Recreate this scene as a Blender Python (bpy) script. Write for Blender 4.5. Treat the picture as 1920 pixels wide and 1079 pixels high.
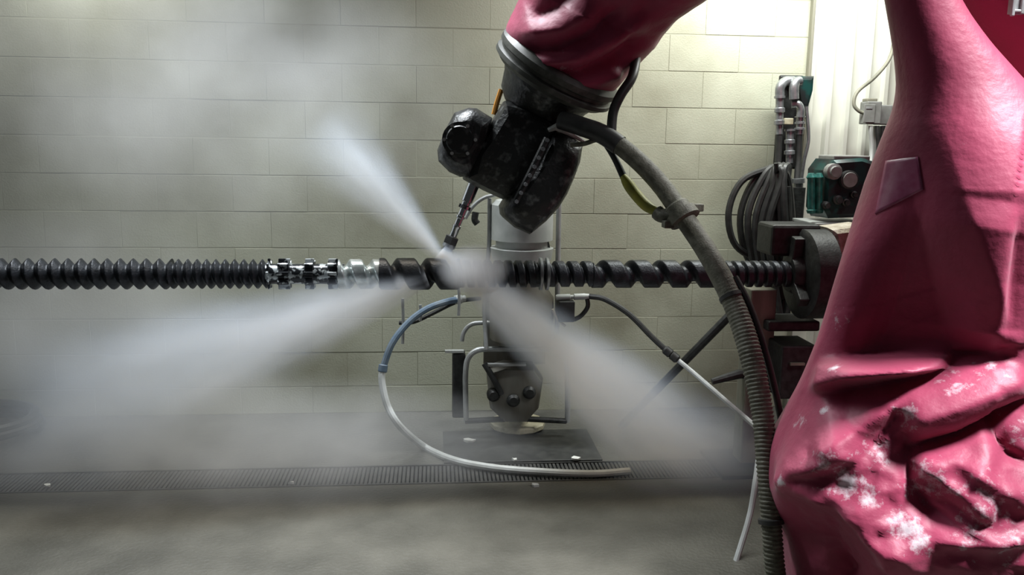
import bpy, bmesh, math, random
from mathutils import Vector, Matrix, noise
random.seed(7)
for _o in list(bpy.data.objects): bpy.data.objects.remove(_o)
scene = bpy.context.scene
C = scene.collection

# ------------------------------------------------------------------ camera
F, YAW, PITCH, ROLL, CZ = 1600.0, math.radians(5.25), math.radians(9.88), math.radians(.82), 1.60
CAMPOS = Vector((0, 0, CZ))
_f = Vector((math.sin(YAW)*math.cos(PITCH), math.cos(YAW)*math.cos(PITCH), -math.sin(PITCH)))
_r0 = Vector((math.cos(YAW), -math.sin(YAW), 0)); _u0 = _r0.cross(_f)
RGT = _r0*math.cos(ROLL) + _u0*math.sin(ROLL)
UP = -_r0*math.sin(ROLL) + _u0*math.cos(ROLL)
FWD = _f
cd = bpy.data.cameras.new('camera'); cam = bpy.data.objects.new('camera', cd); C.objects.link(cam)
cd.sensor_width = 36; cd.lens = 36*F/1920; cd.clip_start = .05
M = Matrix((RGT, UP, -FWD)).transposed().to_4x4(); M.translation = CAMPOS
cam.matrix_world = M
scene.camera = cam

# ------------------------------------------------------------------ world, lamps, exposure
w = bpy.data.worlds.new('world'); scene.world = w; w.use_nodes = True
w.node_tree.nodes['Background'].inputs[0].default_value = (.80, .86, .90, 1)
w.node_tree.nodes['Background'].inputs[1].default_value = .035
def area(name, loc, target, size, sizey, power, col=(1, .97, .9)):
    l = bpy.data.lights.new(name, 'AREA'); l.shape = 'RECTANGLE'; l.size = size; l.size_y = sizey
    l.energy = power; l.color = col
    o = bpy.data.objects.new(name, l); C.objects.link(o); o.location = loc
    o.rotation_euler = (Vector(target)-Vector(loc)).to_track_quat('-Z', 'Y').to_euler()
    return o
area('tube_or_added_lamp', (1.8, 4.2, 2.95), (1.85, 4.7, 1.2), 1.5, .15, 64, (.97, 1, .95))
area('tube_or_added_lamp', (-1.75, 4.45, 2.86), (-1.75, 4.6, 1.0), .5, .12, 10, (1, 1, .95))
area('tube_or_added_lamp', (3.1, 1.65, 4.1), (1.55, 2.4, .9), .9, .4, 38, (.97, .97, 1)).data.spread = math.radians(55)
area('tube_or_added_lamp', (-.8, 4.2, 3.6), (-.7, 3.1, .5), 2.0, .25, 56, (.92, .96, 1)).data.spread = math.radians(88)  # added lamp above the spray to brighten it, not a known fixture
scene.view_settings.view_transform = 'Standard'
scene.view_settings.look = 'None'
scene.view_settings.gamma = 1
scene.view_settings.use_curve_mapping = False
scene.view_settings.exposure = 0.15
scene.cycles.volume_bounces = 3
scene.cycles.max_bounces = 6
scene.cycles.volume_step_rate = 1.5
scene.cycles.volume_max_steps = 128

# ------------------------------------------------------------------ projection helpers (measuring only)
def ray(px, py): return FWD + RGT*((px-960)/F) - UP*((py-539.5)/F)
def at(px, py, Y):
    d = ray(px, py); return CAMPOS + d*(Y/d.y)
def onz(px, py, z=0.0):
    d = ray(px, py); return CAMPOS + d*((z-CZ)/d.z)
def mpp(P): return (Vector(P)-CAMPOS).dot(FWD)/F
def proj(P):
    d = Vector(P)-CAMPOS; k = d.dot(FWD)
    return 960+F*d.dot(RGT)/k, 539.5-F*d.dot(UP)/k

# ------------------------------------------------------------------ materials
MATS = {}
def mat(name, col, rough=.6, metal=0, col2=None, scale=8, detail=5, bump=0, bscale=40, lo=.35, hi=.65, spec=None, coat=0, randv=0, stretch=None):
    m = bpy.data.materials.new(name); m.use_nodes = True; nt = m.node_tree; N = nt.nodes; L = nt.links
    b = N['Principled BSDF']; b.inputs['Base Color'].default_value = (*col, 1)
    b.inputs['Roughness'].default_value = rough; b.inputs['Metallic'].default_value = metal
    if spec is not None: b.inputs['Specular IOR Level'].default_value = spec
    if coat: b.inputs['Coat Weight'].default_value = coat; b.inputs['Coat Roughness'].default_value = .25
    tc = N.new('ShaderNodeTexCoord'); src = tc.outputs['Object']
    geo = N.new('ShaderNodeNewGeometry'); src = geo.outputs['Position']
    if stretch:
        mp = N.new('ShaderNodeMapping'); mp.inputs['Scale'].default_value = stretch; L.new(src, mp.inputs['Vector']); src = mp.outputs[0]
    if col2 is not None:
        n = N.new('ShaderNodeTexNoise'); n.inputs['Scale'].default_value = scale; n.inputs['Detail'].default_value = detail
        L.new(src, n.inputs['Vector'])
        mr = N.new('ShaderNodeMapRange'); mr.inputs[1].default_value = lo; mr.inputs[2].default_value = hi
        L.new(n.outputs[0], mr.inputs[0])
        mx = N.new('ShaderNodeMix'); mx.data_type = 'RGBA'; mx.inputs[6].default_value = (*col, 1); mx.inputs[7].default_value = (*col2, 1)
        L.new(mr.outputs[0], mx.inputs[0]); out = mx.outputs[2]
        if randv:
            oi = N.new('ShaderNodeObjectInfo'); hs = N.new('ShaderNodeHueSaturation')
            m2 = N.new('ShaderNodeMapRange'); m2.inputs[3].default_value = 1-randv; m2.inputs[4].default_value = 1+randv
            L.new(oi.outputs['Random'], m2.inputs[0]); L.new(m2.outputs[0], hs.inputs['Value']); L.new(out, hs.inputs['Color']); out = hs.outputs[0]
        L.new(out, b.inputs['Base Color'])
    if bump:
        n2 = N.new('ShaderNodeTexNoise'); n2.inputs['Scale'].default_value = bscale; n2.inputs['Detail'].default_value = 4
        L.new(src, n2.inputs['Vector'])
        bp = N.new('ShaderNodeBump'); bp.inputs['Strength'].default_value = bump; bp.inputs['Distance'].default_value = .01
        L.new(n2.outputs[0], bp.inputs['Height']); L.new(bp.outputs[0], b.inputs['Normal'])
    MATS[name] = m
    return m
m_block = mat('painted_block', (.43, .44, .345), .6, col2=(.25, .245, .175), scale=1.5, detail=8, bump=.15, bscale=120, lo=.42, hi=.72, randv=.03)
m_mortar = mat('mortar', (.36, .365, .28), .8, col2=(.23, .23, .165), scale=2)
m_panel = mat('cream_sheet', (.68, .69, .61), .45, col2=(.58, .58, .50), scale=3)
m_floor = mat('wet_concrete', (.060, .058, .046), .42, col2=(.112, .108, .088), scale=3.0, detail=8, bump=.3, bscale=60, lo=.35, hi=.7)
m_floordark = mat('dark_wet_concrete', (.05, .05, .045), .30, col2=(.12, .118, .105), scale=4.5, detail=8, bump=.3, bscale=60, lo=.3, hi=.75)
m_steel_dark = mat('dark_steel', (.013, .014, .013), .5, .2, col2=(.032, .034, .033), scale=30, bump=.15, bscale=90)
m_screw = mat('screw_steel', (.014, .016, .019), .42, .4, col2=(.035, .04, .048), scale=25, detail=6, bump=.2, bscale=120)
m_screw_wet = mat('foam_wet_steel', (.025, .028, .032), .25, .5, col2=(.62, .68, .70), scale=26, detail=3, lo=.50, hi=.56)
m_screw_bright = mat('bright_wet_steel', (.35, .41, .42), .22, .6, col2=(.72, .78, .79), scale=18, lo=.4, hi=.6)
m_chrome = mat('chrome', (.62, .63, .63), .16, 1)
m_black = mat('black_rubber', (.018, .019, .019), .45, col2=(.035, .036, .034), scale=20)
m_blackcast = mat('grimy_black_casting', (.020, .021, .021), .36, .25, col2=(.17, .18, .175), scale=24, detail=10, bump=.4, bscale=50, lo=.54, hi=.78)
m_olive = mat('dusty_olive_rubber', (.075, .075, .052), .6, col2=(.15, .15, .115), scale=35, detail=6, bump=.25, bscale=140)
m_cuff = mat('cuff_rubber', (.040, .043, .036), .5, col2=(.12, .125, .11), scale=20, detail=7, lo=.45, hi=.8)
m_yellow = mat('yellow_hose', (.34, .33, .04), .5, col2=(.22, .22, .04), scale=20)
m_orange = mat('orange_hose', (.50, .22, .03), .5)
m_palehose = mat('pale_grey_hose', (.52, .55, .55), .45, col2=(.40, .42, .41), scale=12)
m_bluehose = mat('faded_blue_hose', (.08, .13, .19), .5, col2=(.15, .19, .23), scale=14)
m_steel = mat('grey_steel', (.42, .44, .44), .4, .3, col2=(.28, .29, .28), scale=16)
m_galv = mat('galvanised', (.40, .42, .43), .35, .75, col2=(.25, .26, .27), scale=30)
m_white = mat('white_plastic', (.46, .48, .46), .4, col2=(.33, .35, .33), scale=9)
m_box = mat('grey_box', (.24, .245, .235), .5, col2=(.18, .185, .17), scale=25)
m_teal = mat('teal_paint', (.006, .045, .040), .35, .1, col2=(.012, .018, .018), scale=14, lo=.40, hi=.55)
m_tealb = mat('bright_teal', (.03, .20, .17), .35, .1, col2=(.015, .08, .07), scale=30)
m_post = mat('rusty_post', (.15, .15, .115), .6, .1, col2=(.27, .26, .20), scale=12, detail=7, stretch=(1, 1, .2))
m_beige = mat('beige_flange', (.46, .43, .31), .5, col2=(.26, .23, .14), scale=18, lo=.45, hi=.7)
m_pale_rough = mat('pale_crusted', (.50, .46, .38), .8, col2=(.28, .24, .17), scale=14, detail=8, bump=.8, bscale=60)
m_grate = mat('drain_steel', (.055, .057, .056), .45, .5, col2=(.09, .09, .085), scale=20)
m_flake = mat('paint_flake', (.55, .56, .53), .6)
m_rust = mat('grey_sheet', (.17, .17, .15), .5, .2, col2=(.075, .065, .045), scale=7, detail=7, stretch=(1, 1, .35))
m_patch = mat('faded_patch', (.30, .05, .13), .35, col2=(.36, .10, .19), scale=30)

def jacket_mat(name, seeds):
    m = bpy.data.materials.new(name); m.use_nodes = True; nt = m.node_tree; N = nt.nodes; L = nt.links
    b = N['Principled BSDF']; b.inputs['Roughness'].default_value = .5
    b.inputs['Specular IOR Level'].default_value = .35
    b.inputs['Sheen Weight'].default_value = .15
    geo = N.new('ShaderNodeNewGeometry'); P = geo.outputs['Position']
    n1 = N.new('ShaderNodeTexNoise'); n1.inputs['Scale'].default_value = 5; n1.inputs['Detail'].default_value = 6; L.new(P, n1.inputs['Vector'])
    r1 = N.new('ShaderNodeMapRange'); r1.inputs[1].default_value = .35; r1.inputs[2].default_value = .7; L.new(n1.outputs[0], r1.inputs[0])
    mx = N.new('ShaderNodeMix'); mx.data_type = 'RGBA'
    mx.inputs[6].default_value = (.37, .045, .105, 1); mx.inputs[7].default_value = (.29, .036, .082, 1); L.new(r1.outputs[0], mx.inputs[0])
    # powder: settled dust in blotches around given spots
    tot = None
    for (c, rad, amt) in seeds:
        d = N.new('ShaderNodeVectorMath'); d.operation = 'DISTANCE'; d.inputs[1].default_value = c; L.new(P, d.inputs[0])
        r = N.new('ShaderNodeMapRange'); r.inputs[1].default_value = 0; r.inputs[2].default_value = rad; r.inputs[3].default_value = amt; r.inputs[4].default_value = 0
        L.new(d.outputs['Value'], r.inputs[0])
        if tot is None: tot = r.outputs[0]
        else:
            a = N.new('ShaderNodeMath'); a.operation = 'MAXIMUM'; L.new(tot, a.inputs[0]); L.new(r.outputs[0], a.inputs[1]); tot = a.outputs[0]
    n2 = N.new('ShaderNodeTexNoise'); n2.inputs['Scale'].default_value = 26; n2.inputs['Detail'].default_value = 9; n2.inputs['Roughness'].default_value = .72; L.new(P, n2.inputs['Vector'])
    ad = N.new('ShaderNodeMath'); ad.operation = 'ADD'; L.new(n2.outputs[0], ad.inputs[0]); L.new(tot, ad.inputs[1])
    r2 = N.new('ShaderNodeMapRange'); r2.inputs[1].default_value = .69; r2.inputs[2].default_value = .90; r2.inputs[4].default_value = .85; L.new(ad.outputs[0], r2.inputs[0])
    mx2 = N.new('ShaderNodeMix'); mx2.data_type = 'RGBA'; mx2.inputs[7].default_value = (.66, .60, .64, 1)
    L.new(mx.outputs[2], mx2.inputs[6]); L.new(r2.outputs[0], mx2.inputs[0]); L.new(mx2.outputs[2], b.inputs['Base Color'])
    n3 = N.new('ShaderNodeTexNoise'); n3.inputs['Scale'].default_value = 30; n3.inputs['Detail'].default_value = 5; L.new(P, n3.inputs['Vector'])
    bp = N.new('ShaderNodeBump'); bp.inputs['Strength'].default_value = .25; bp.inputs['Distance'].default_value = .01; L.new(n3.outputs[0], bp.inputs['Height']); L.new(bp.outputs[0], b.inputs['Normal'])
    return m

# ------------------------------------------------------------------ mesh helpers
ORG = {}
def thing(name, label, cat, loc, group=None):
    o = bpy.data.objects.new(name, None); C.objects.link(o); o.location = loc; o.empty_display_size = .05
    o['label'] = label; o['category'] = cat
    if group: o['group'] = group
    ORG[o] = Vector(loc); return o
def tag(o, label, cat, group=None, kind=None):
    o['label'] = label; o['category'] = cat
    if group: o['group'] = group
    if kind: o['kind'] = kind
    return o
class MB:
    def __init__(s): s.v = []; s.f = []
    def grid(s, rows, closed=True, caps=True):
        b = len(s.v); n = len(rows[0])
        for r in rows: s.v += [Vector(p) for p in r]
        for i in range(len(rows)-1):
            for j in range(n if closed else n-1):
                k = (j+1) % n
                s.f.append((b+i*n+j, b+i*n+k, b+(i+1)*n+k, b+(i+1)*n+j))
        if caps and closed:
            s.f.append(tuple(b+j for j in reversed(range(n))))
            s.f.append(tuple(b+(len(rows)-1)*n+j for j in range(n)))
        return s
    def box(s, c, size, rot=None):
        c = Vector(c); hx, hy, hz = [a/2 for a in size]; b = len(s.v)
        for x in (-hx, hx):
            for y in (-hy, hy):
                for z in (-hz, hz):
                    p = Vector((x, y, z))
                    if rot is not None: p = rot @ p
                    s.v.append(c+p)
        for q in ((0, 1, 3, 2), (4, 6, 7, 5), (0, 4, 5, 1), (2, 3, 7, 6), (0, 2, 6, 4), (1, 5, 7, 3)): s.f.append(tuple(b+i for i in q))
        return s
    def tube(s, pts, rad, n=10, caps=True):
        pts = [Vector(p) for p in pts]; m = len(pts)
        R = rad if isinstance(rad, (list, tuple)) else [rad]*m
        rows = []; up = None
        for i, p in enumerate(pts):
            t = (pts[min(i+1, m-1)]-pts[max(i-1, 0)]).normalized()
            if up is None:
                up = Vector((0, 0, 1)) if abs(t.z) < .9 else Vector((0, 1, 0))
            a = (up - t*up.dot(t)).normalized(); b2 = t.cross(a); up = a
            rows.append([p+(a*math.cos(2*math.pi*k/n)+b2*math.sin(2*math.pi*k/n))*R[i] for k in range(n)])
        return s.grid(rows, True, caps)
    def cyl(s, a, b, r, n=20, r2=None): return s.tube([a, b], [r, r if r2 is None else r2], n)
    def lathe(s, a, b, prof, n=32):
        """prof: list of (t 0..1 along a->b, radius)"""
        a = Vector(a); b = Vector(b); t = (b-a).normalized()
        u = (Vector((0, 0, 1)) if abs(t.z) < .9 else Vector((0, 1, 0))); u = (u-t*u.dot(t)).normalized(); v2 = t.cross(u)
        rows = [[a.lerp(b, q)+(u*math.cos(2*math.pi*k/n)+v2*math.sin(2*math.pi*k/n))*r for k in range(n)] for q, r in prof]
        return s.grid(rows)
    def dome_prism(s, poly, Y, ht, layers=((-1, .72), (-.85, .9), (-.45, 1), (.45, 1), (.85, .9), (1, .72)), cx=0):
        """silhouette (pixels, measured at depth Y) given a real thickness, rounded front and back"""
        P = [at(x, y, Y) for x, y in poly]; c = sum(P, Vector())/len(P)
        rows = []
        for k, sc in layers:
            rows.append([c+(p-c)*sc+Vector((0, k*ht, 0)) for p in P])
        return s.grid(rows)
    def build(s, name, m, parent=None, smooth=False, bevel=0, seg=2, angle=35):
        off = ORG.get(parent, Vector()) if parent is not None else None
        if off is None:
            off = sum(s.v, Vector())/len(s.v)
            off.z = min(p.z for p in s.v)
        me = bpy.data.meshes.new(name); me.from_pydata([p-off for p in s.v], [], s.f)
        bm = bmesh.new(); bm.from_mesh(me); bmesh.ops.recalc_face_normals(bm, faces=bm.faces); bm.to_mesh(me); bm.free()
        me.materials.append(m)
        o = bpy.data.objects.new(name, me); C.objects.link(o)
        if parent is not None: o.parent = parent
        else: o.location = off
        ORG[o] = off
        if smooth:
            me.polygons.foreach_set('use_smooth', [True]*len(me.polygons))
            if angle: me.set_sharp_from_angle(angle=math.radians(angle))
        if bevel:
            bv = o.modifiers.new('bevel', 'BEVEL'); bv.width = bevel; bv.segments = seg; bv.limit_method = 'ANGLE'; bv.angle_limit = math.radians(30)
        return o
def catmull(pts, n=8):
    pts = [Vector(p) for p in pts]; P = [pts[0]*2-pts[1]]+pts+[pts[-1]*2-pts[-2]]; out = []
    for i in range(1, len(P)-2):
        a, b, c, d = P[i-1:i+3]
        for k in range(n):
            t = k/n
            out.append(.5*((2*b)+(c-a)*t+(2*a-5*b+4*c-d)*t*t+(3*b-a-3*c+d)*t**3))
    out.append(pts[-1]); return out
def path(spec, n=8): return catmull([at(*p) for p in spec], n)
def struct(o): o['kind'] = 'structure'; return o

# ------------------------------------------------------------------ setting: floor
YW = 4.878
T0, T1 = 3.80, 4.04           # drain channel
fl = struct(MB().box((0, (T0+.3)/2, -.1), (9, T0-.3, .2)).build('floor', m_floor))
struct(MB().box((0, (T1+5.2)/2, -.1), (9, 5.2-T1, .2)).build('floor', m_floordark))
ch = struct(MB().box((0, (T0+T1)/2, -.14), (9, T1-T0+.002, .1)).build('floor', m_floordark))
gb = MB()
x = -4.4
while x < 4.4:
    gb.box((x, (T0+T1)/2, -.014), (.012, T1-T0-.012, .024)); x += .0195
g = gb.build('grating_bar', m_grate, ch); g['kind'] = 'stuff'
MB().box((0, T0+.006, -.012), (8.9, .010, .03)).build('grating_frame', m_grate, ch)
MB().box((0, T1-.006, -.012), (8.9, .010, .03)).build('grating_frame', m_grate, ch)

# ------------------------------------------------------------------ setting: block wall
X0, ZJ, BW, BH = -1.3202, CZ+.5944, .4064, .2032
XE = at(1500, 300, YW).x
wall = struct(MB().box(((XE-3.9)/2, YW+.1012, 1.55), (XE+3.9, .20, 3.1)).build('wall_back', m_mortar))
GX, GZ = .0009, .0026
def block_mesh(wd, ht):
    bm = bmesh.new(); bmesh.ops.create_cube(bm, size=1)
    for v in bm.verts: v.co = Vector((v.co.x*(wd-GX*2), v.co.y*.05, v.co.z*(ht-GZ*2)))
    es = [e for e in bm.edges if sum(v.co.y for v in e.verts) < -.03]
    bmesh.ops.bevel(bm, geom=es, offset=.0010, segments=1, affect='EDGES')
    me = bpy.data.meshes.new('concrete_block'); bm.to_mesh(me); bm.free(); me.materials.append(m_block); return me
cache = {}
for k in range(-4, 12):
    zt = ZJ-BH*k; zb = max(zt-BH, .0)
    if zt < .03: continue
    off = 0 if k % 2 else .5
    for n in range(-6, 10):
        xa = X0+BW*(n+off); xb = min(xa+BW, XE)
        if xb-xa < .04: continue
        key = (round(xb-xa, 3), round(zt-zb, 3))
        if key not in cache: cache[key] = block_mesh(*key)
        o = bpy.data.objects.new('concrete_block', cache[key]); C.objects.link(o); o.parent = wall
        o.location = Vector(((xa+xb)/2, YW+.025+random.uniform(-.0012, .0012), (zt+zb)/2)) - ORG[wall]

# ribbed sheet cladding to the right of the blocks
YP = YW-.03
clad = struct(MB().box(((XE+3.9)/2, YP+.16, 1.55), (3.9-XE, .20, 3.1)).build('wall_right', m_mortar))
RP = .112
x = XE+.012
def sheet_mesh():
    b = MB(); prof = [(0, 0), (.012, -.028), (.034, -.028), (.046, 0), (RP, 0)]
    rows = [[(px_, py_, z) for px_, py_ in prof]+[(px_, .012, z) for px_, _ in reversed(prof)] for z in (0, 3.1)]
    b.grid(rows)
    me = bpy.data.meshes.new('ribbed_sheet'); me.from_pydata(b.v, [], b.f); me.materials.append(m_panel)
    bm = bmesh.new(); bm.from_mesh(me); bmesh.ops.recalc_face_normals(bm, faces=bm.faces); bm.to_mesh(me); bm.free(); return me
sm = sheet_mesh()
while x < 3.8:
    o = bpy.data.objects.new('ribbed_sheet', sm); C.objects.link(o); o.parent = clad
    o.location = Vector((x, YP+.045, 0))-ORG[clad]; x += RP
struct(MB().box((XE+.004, YW-.012, 1.55), (.014, .05, 3.1)).build('trim_1', m_post))

# ------------------------------------------------------------------ robot in a red jacket
def poly_dist(px, py, pl):
    best = 1e9; sgn = 1; tt = 0; n = len(pl)-1
    for i in range(n):
        ax, ay = pl[i]; bx, by = pl[i+1]; dx, dy = bx-ax, by-ay; l2 = dx*dx+dy*dy
        t = max(0, min(1, ((px-ax)*dx+(py-ay)*dy)/l2)); ex, ey = px-(ax+dx*t), py-(ay+dy*t); d = math.hypot(ex, ey)
        if d < best: best = d; sgn = 1 if dx*ey-dy*ex > 0 else -1; tt = (i+t)/n
    return best, sgn, tt
def folds(px, py, FL):
    """each fold: polyline, height (m), width on its right/lower side, width on its left/upper side"""
    h = 0
    for pl, A, wd, wu in FL:
        d, s, t = poly_dist(px, py, pl); wq = wd if s > 0 else wu
        if d < wq*2.6:
            e = min(1, min(t, 1-t)*5+.25)
            h += A*e*math.exp(-(d/wq)**1.25)
    return h
JF = [
 ([(1520, 730), (1590, 706), (1700, 688), (1862, 655)], .085, 13, 48),
 ([(1545, 738), (1640, 726), (1740, 706), (1850, 664)], -.07, 18, 12),
 ([(1690, 790), (1800, 752), (1930, 695)], .07, 60, 60),
 ([(1695, 845), (1800, 818), (1870, 785), (1940, 745)], -.085, 16, 14),
 ([(1548, 850), (1610, 808), (1700, 742)], .040, 28, 30),
 ([(1630, 840), (1665, 800), (1690, 765)], -.045, 16, 16),
 ([(1690, 790), (1700, 850), (1705, 900), (1735, 950), (1800, 985)], -.04, 18, 14),
 ([(1448, 918), (1520, 925), (1590, 955), (1650, 1020), (1700, 1100)], .075, 16, 60),
 ([(1440, 985), (1540, 1020), (1600, 1110)], -.13, 70, 45),
 ([(1712, 862), (1790, 915), (1860, 980)], .055, 18, 40),
 ([(1800, 870), (1870, 910), (1940, 960)], .05, 20, 35),
 ([(1868, 770), (1872, 815), (1890, 850), (1930, 870)], -.06, 14, 14),
 ([(1735, 1005), (1830, 1015), (1940, 1005)], .05, 22, 30),
 ([(1600, 930), (1660, 985), (1730, 1090)], .03, 40, 30),
 ([(1900, 380), (1872, 560), (1864, 655)], .050, 170, 30),
 ([(1905, 400), (1892, 560), (1885, 640)], -.03, 20, 20),
 ([(1610, 860), (1560, 890), (1500, 900)], -.03, 14, 14),
 ([(1462, 912), (1530, 880), (1625, 838)], .075, 26, 95),
]
JROWS = [  # py, left edge px, centre px
 (-180, 1648, 1690), (-60, 1655, 1712), (0, 1665, 1728), (60, 1680, 1752), (120, 1691, 1782), (190, 1695, 1815), (250, 1676, 1835), (310, 1658, 1846), (370, 1640, 1855),
 (470, 1600, 1862), (600, 1560, 1868), (680, 1530, 1872), (725, 1516, 1874), (780, 1490, 1876), (850, 1455, 1878), (925, 1447, 1880), (1010, 1474, 1882), (1079, 1488, 1884), (1180, 1500, 1884)]
YJ = 2.75
def lerp_rows(py):
    R = JROWS
    if py <= R[0][0]: return R[0][1:]
    for a, b in zip(R, R[1:]):
        if py <= b[0]:
            t = (py-a[0])/(b[0]-a[0]); return a[1]+(b[1]-a[1])*t, a[2]+(b[2]-a[2])*t
    return R[-1][1:]
robot = thing('industrial_robot', 'robot arm wrapped in a red vinyl jacket, holding the blasting lance over the screw', 'robot', (onz(1884, 1250).x, YJ, 0))
DUST = ((1595, 905, .09, .42), (1630, 935, .07, .38), (1560, 880, .16, .24), (1700, 985, .10, .42), (1725, 1020, .08, .40), (1740, 900, .14, .30), (1850, 950, .18, .28), (1790, 725, .10, .30), (1860, 690, .10, .26),
        (1700, 780, .08, .34), (1650, 850, .12, .28), (1565, 690, .05, .42), (1462, 905, .04, .45), (1500, 790, .08, .28), (1545, 770, .03, .45), (1570, 600, .07, .24), (1870, 260, .22, .10), (1900, 800, .12, .22), (1820, 1010, .12, .25), (1900, 1030, .12, .25))
NT, NR = 260, 330
rows = []; info = []
JG = MB()
for i in range(NR):
    py = -180+1360*i/(NR-1)
    sm5 = [lerp_rows(py+dq) for dq in (-32, -16, 0, 16, 32)]; l = sum(a for a, _ in sm5)/5; c = sum(b for _, b in sm5)/5
    Pc = at(c, py, YJ); Pl = at(l, py, YJ); rx = (Pc-Pl).length; ry = min(rx*.85, .33-.03*max(0, min(1, (py-400)/240))+.27*max(0, min(1, (py-650)/270))-.12*max(0, min(1, (py-940)/140)))
    row = []; inf = []
    for j in range(NT):
        th = 2*math.pi*j/NT
        # slightly squarish body
        cx, sy = math.cos(th), math.sin(th)
        q = 2/2.25
        X = math.copysign(abs(cx)**q, cx); S = math.copysign(abs(sy)**q, sy)
        p = Pc + Vector((-1, 0, 0))*(rx*X) + Vector((0, -1, 0))*(ry*S)
        p.z = Pc.z
        nrm = Vector((-X/rx, -S/ry, .15)).normalized()
        front = max(0, min(1, (S+.25)*2.2))
        ppx, ppy = proj(p)
        h = folds(ppx, ppy, JF)*front
        bd = 1700+(ppy-150)*.327                       # the flank below this line sags inwards
        sag = max(0, min(1, (ppy-230)/425)) if ppy < 668 else max(0, 1-(ppy-668)/22)
        h -= .17*sag**1.1*max(0, min(1, (bd-ppx)/110+.35))*max(0, min(1, (S+.05)*1.6))
        k = max(0, min(1, (py-640)/200))
        cr = max(0, min(1, (ppy-820)/60))*max(0, min(1, (ppx-1480)/120))
        wv = p+Vector((noise.noise(p*11), noise.noise(p*11+Vector((9, 3, 1))), noise.noise(p*11+Vector((4, 7, 8)))))*.03
        vd = noise.voronoi(Vector((wv.x*7, wv.y*7, wv.z*11)))[0]; vd2 = noise.voronoi(wv*19)[0]
        h += front*(cr*(.040*(vd[0]-.35)+.014*(vd2[0]-.4)) + k*.006*(vd2[0]-.4))
        h += .005*noise.noise(p*5)
        edge = max(0, 1-abs(S)*2.2)
        p = p+nrm*h*(1-.65*edge)
        row.append(p); inf.append(front)
    rows.append(row)
rows[-1] = [Vector((p.x, p.y, p.z)) for p in rows[-1]]
zb = min(p.z for p in rows[-1])
last = rows[-1]
for k in range(1, 5):
    rows.append([Vector((p.x, p.y, max(0.004, p.z*(1-k/4)+.004))) for p in last])
JG.grid(rows)

# faded patch sewn on the flank
from mathutils.bvhtree import BVHTree
bvh = BVHTree.FromPolygons([tuple(v) for v in JG.v], JG.f)
def on_jacket(px, py, off):
    d = ray(px, py).normalized(); hit, nr, _, _ = bvh.ray_cast(CAMPOS, d)
    if hit is None: return None
    if nr.dot(d) > 0: nr = -nr
    return hit+nr*off
m_jacket = jacket_mat('red_vinyl', [(on_jacket(a_, b_, 0), r_, t_) for a_, b_, r_, t_ in DUST])
jacket = JG.build('jacket', m_jacket, robot, smooth=True, angle=0)
PB = MB(); q4 = [(1662, 302), (1722, 294), (1732, 356), (1642, 402)]
g = []
for i in range(14):
    u = i/13; row = []
    for j in range(14):
        v = j/13
        x_ = (q4[0][0]*(1-v)+q4[1][0]*v)*(1-u)+(q4[3][0]*(1-v)+q4[2][0]*v)*u
        y_ = (q4[0][1]*(1-v)+q4[1][1]*v)*(1-u)+(q4[3][1]*(1-v)+q4[2][1]*v)*u
        row.append(on_jacket(x_, y_, .004))
    g.append(row)
PB.grid(g, closed=False)
pt = PB.build('patch', m_patch, robot, smooth=True, angle=0); pt['label'] = 'pale faded patch on the jacket flank'
so = pt.modifiers.new('solid', 'SOLIDIFY'); so.thickness = .004

def sleeve(LR, nth, sub, FL, tilt0=0, squash=1.0, amp=.01):
    """loft between left/right edge pairs (px, px, depth)"""
    R = []
    for (l, r, Y) in LR: R.append((at(l[0], l[1], Y), at(r[0], r[1], Y)))
    Ls = catmull([a for a, _ in R], sub); Rs = catmull([b for _, b in R], sub); n = len(Ls); out = []
    for i in range(n):
        c = (Ls[i]+Rs[i])/2; hv = (Rs[i]-Ls[i])/2
        i0, i1 = max(i-1, 0), min(i+1, n-1); ax = ((Ls[i1]+Rs[i1])-(Ls[i0]+Rs[i0])).normalized()
        o = hv.cross(ax).normalized()
        if o.y > 0: o = -o
        tl = tilt0*max(0, 1-i/n*1.6)
        o = (o*math.cos(tl)-ax*math.sin(tl)).normalized()*hv.length*squash
        row = []
        for k in range(nth):
            th = 2*math.pi*k/nth; d = hv*math.cos(th)+o*math.sin(th); p = c+d
            h = folds(*proj(p), FL)*max(0, min(1, math.sin(th)*2+.3))+amp*noise.fractal(p*6, 1, 2, 3)
            row.append(p+d.normalized()*h*min(1, .12+i/22))
        out.append(row)
    return out
SF = [([(955, 100), (1040, 92), (1100, 70), (1170, 15)], -.075, 14, 26), ([(975, 66), (1060, 56), (1130, 15)], .045, 24, 22), ([(980, 128), (1080, 112), (1150, 75), (1215, 30)], .06, 22, 22),
      ([(1000, 150), (1090, 136), (1160, 105), (1215, 70)], -.07, 13, 20), ([(1030, 170), (1110, 155), (1165, 130)], .045, 18, 18), ([(1150, 60), (1210, 20), (1260, -40)], -.04, 20, 20), ([(990, 30), (1040, 10), (1090, -30)], -.04, 16, 18)]
SL = [((950, 78), (1138, 182), 3.85), ((950, 50), (1172, 145), 3.85), ((975, 0), (1222, 92), 3.84), ((1010, -60), (1262, 40), 3.80), ((1100, -160), (1345, -30), 3.66), ((1280, -270), (1440, -80), 3.4)]
m_sleeve = jacket_mat('red_vinyl_sleeve', [(at(1060, 115, 3.6), .10, .22), (at(1110, 60, 3.6), .2, .08)])
MB().grid(sleeve(SL, 90, 16, SF, .36)).build('arm_sleeve', m_sleeve, robot, smooth=True, angle=0)
UL = [((1280, -270), (1440, -80), 3.4), ((1540, -370), (1570, -140), 3.25), ((1790, -340), (1650, -110), 3.12), ((1985, -155), (1775, 35), 3.10), ((2135, 25), (1925, 215), 3.10), ((2275, 195), (2065, 385), 3.05)]
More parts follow.
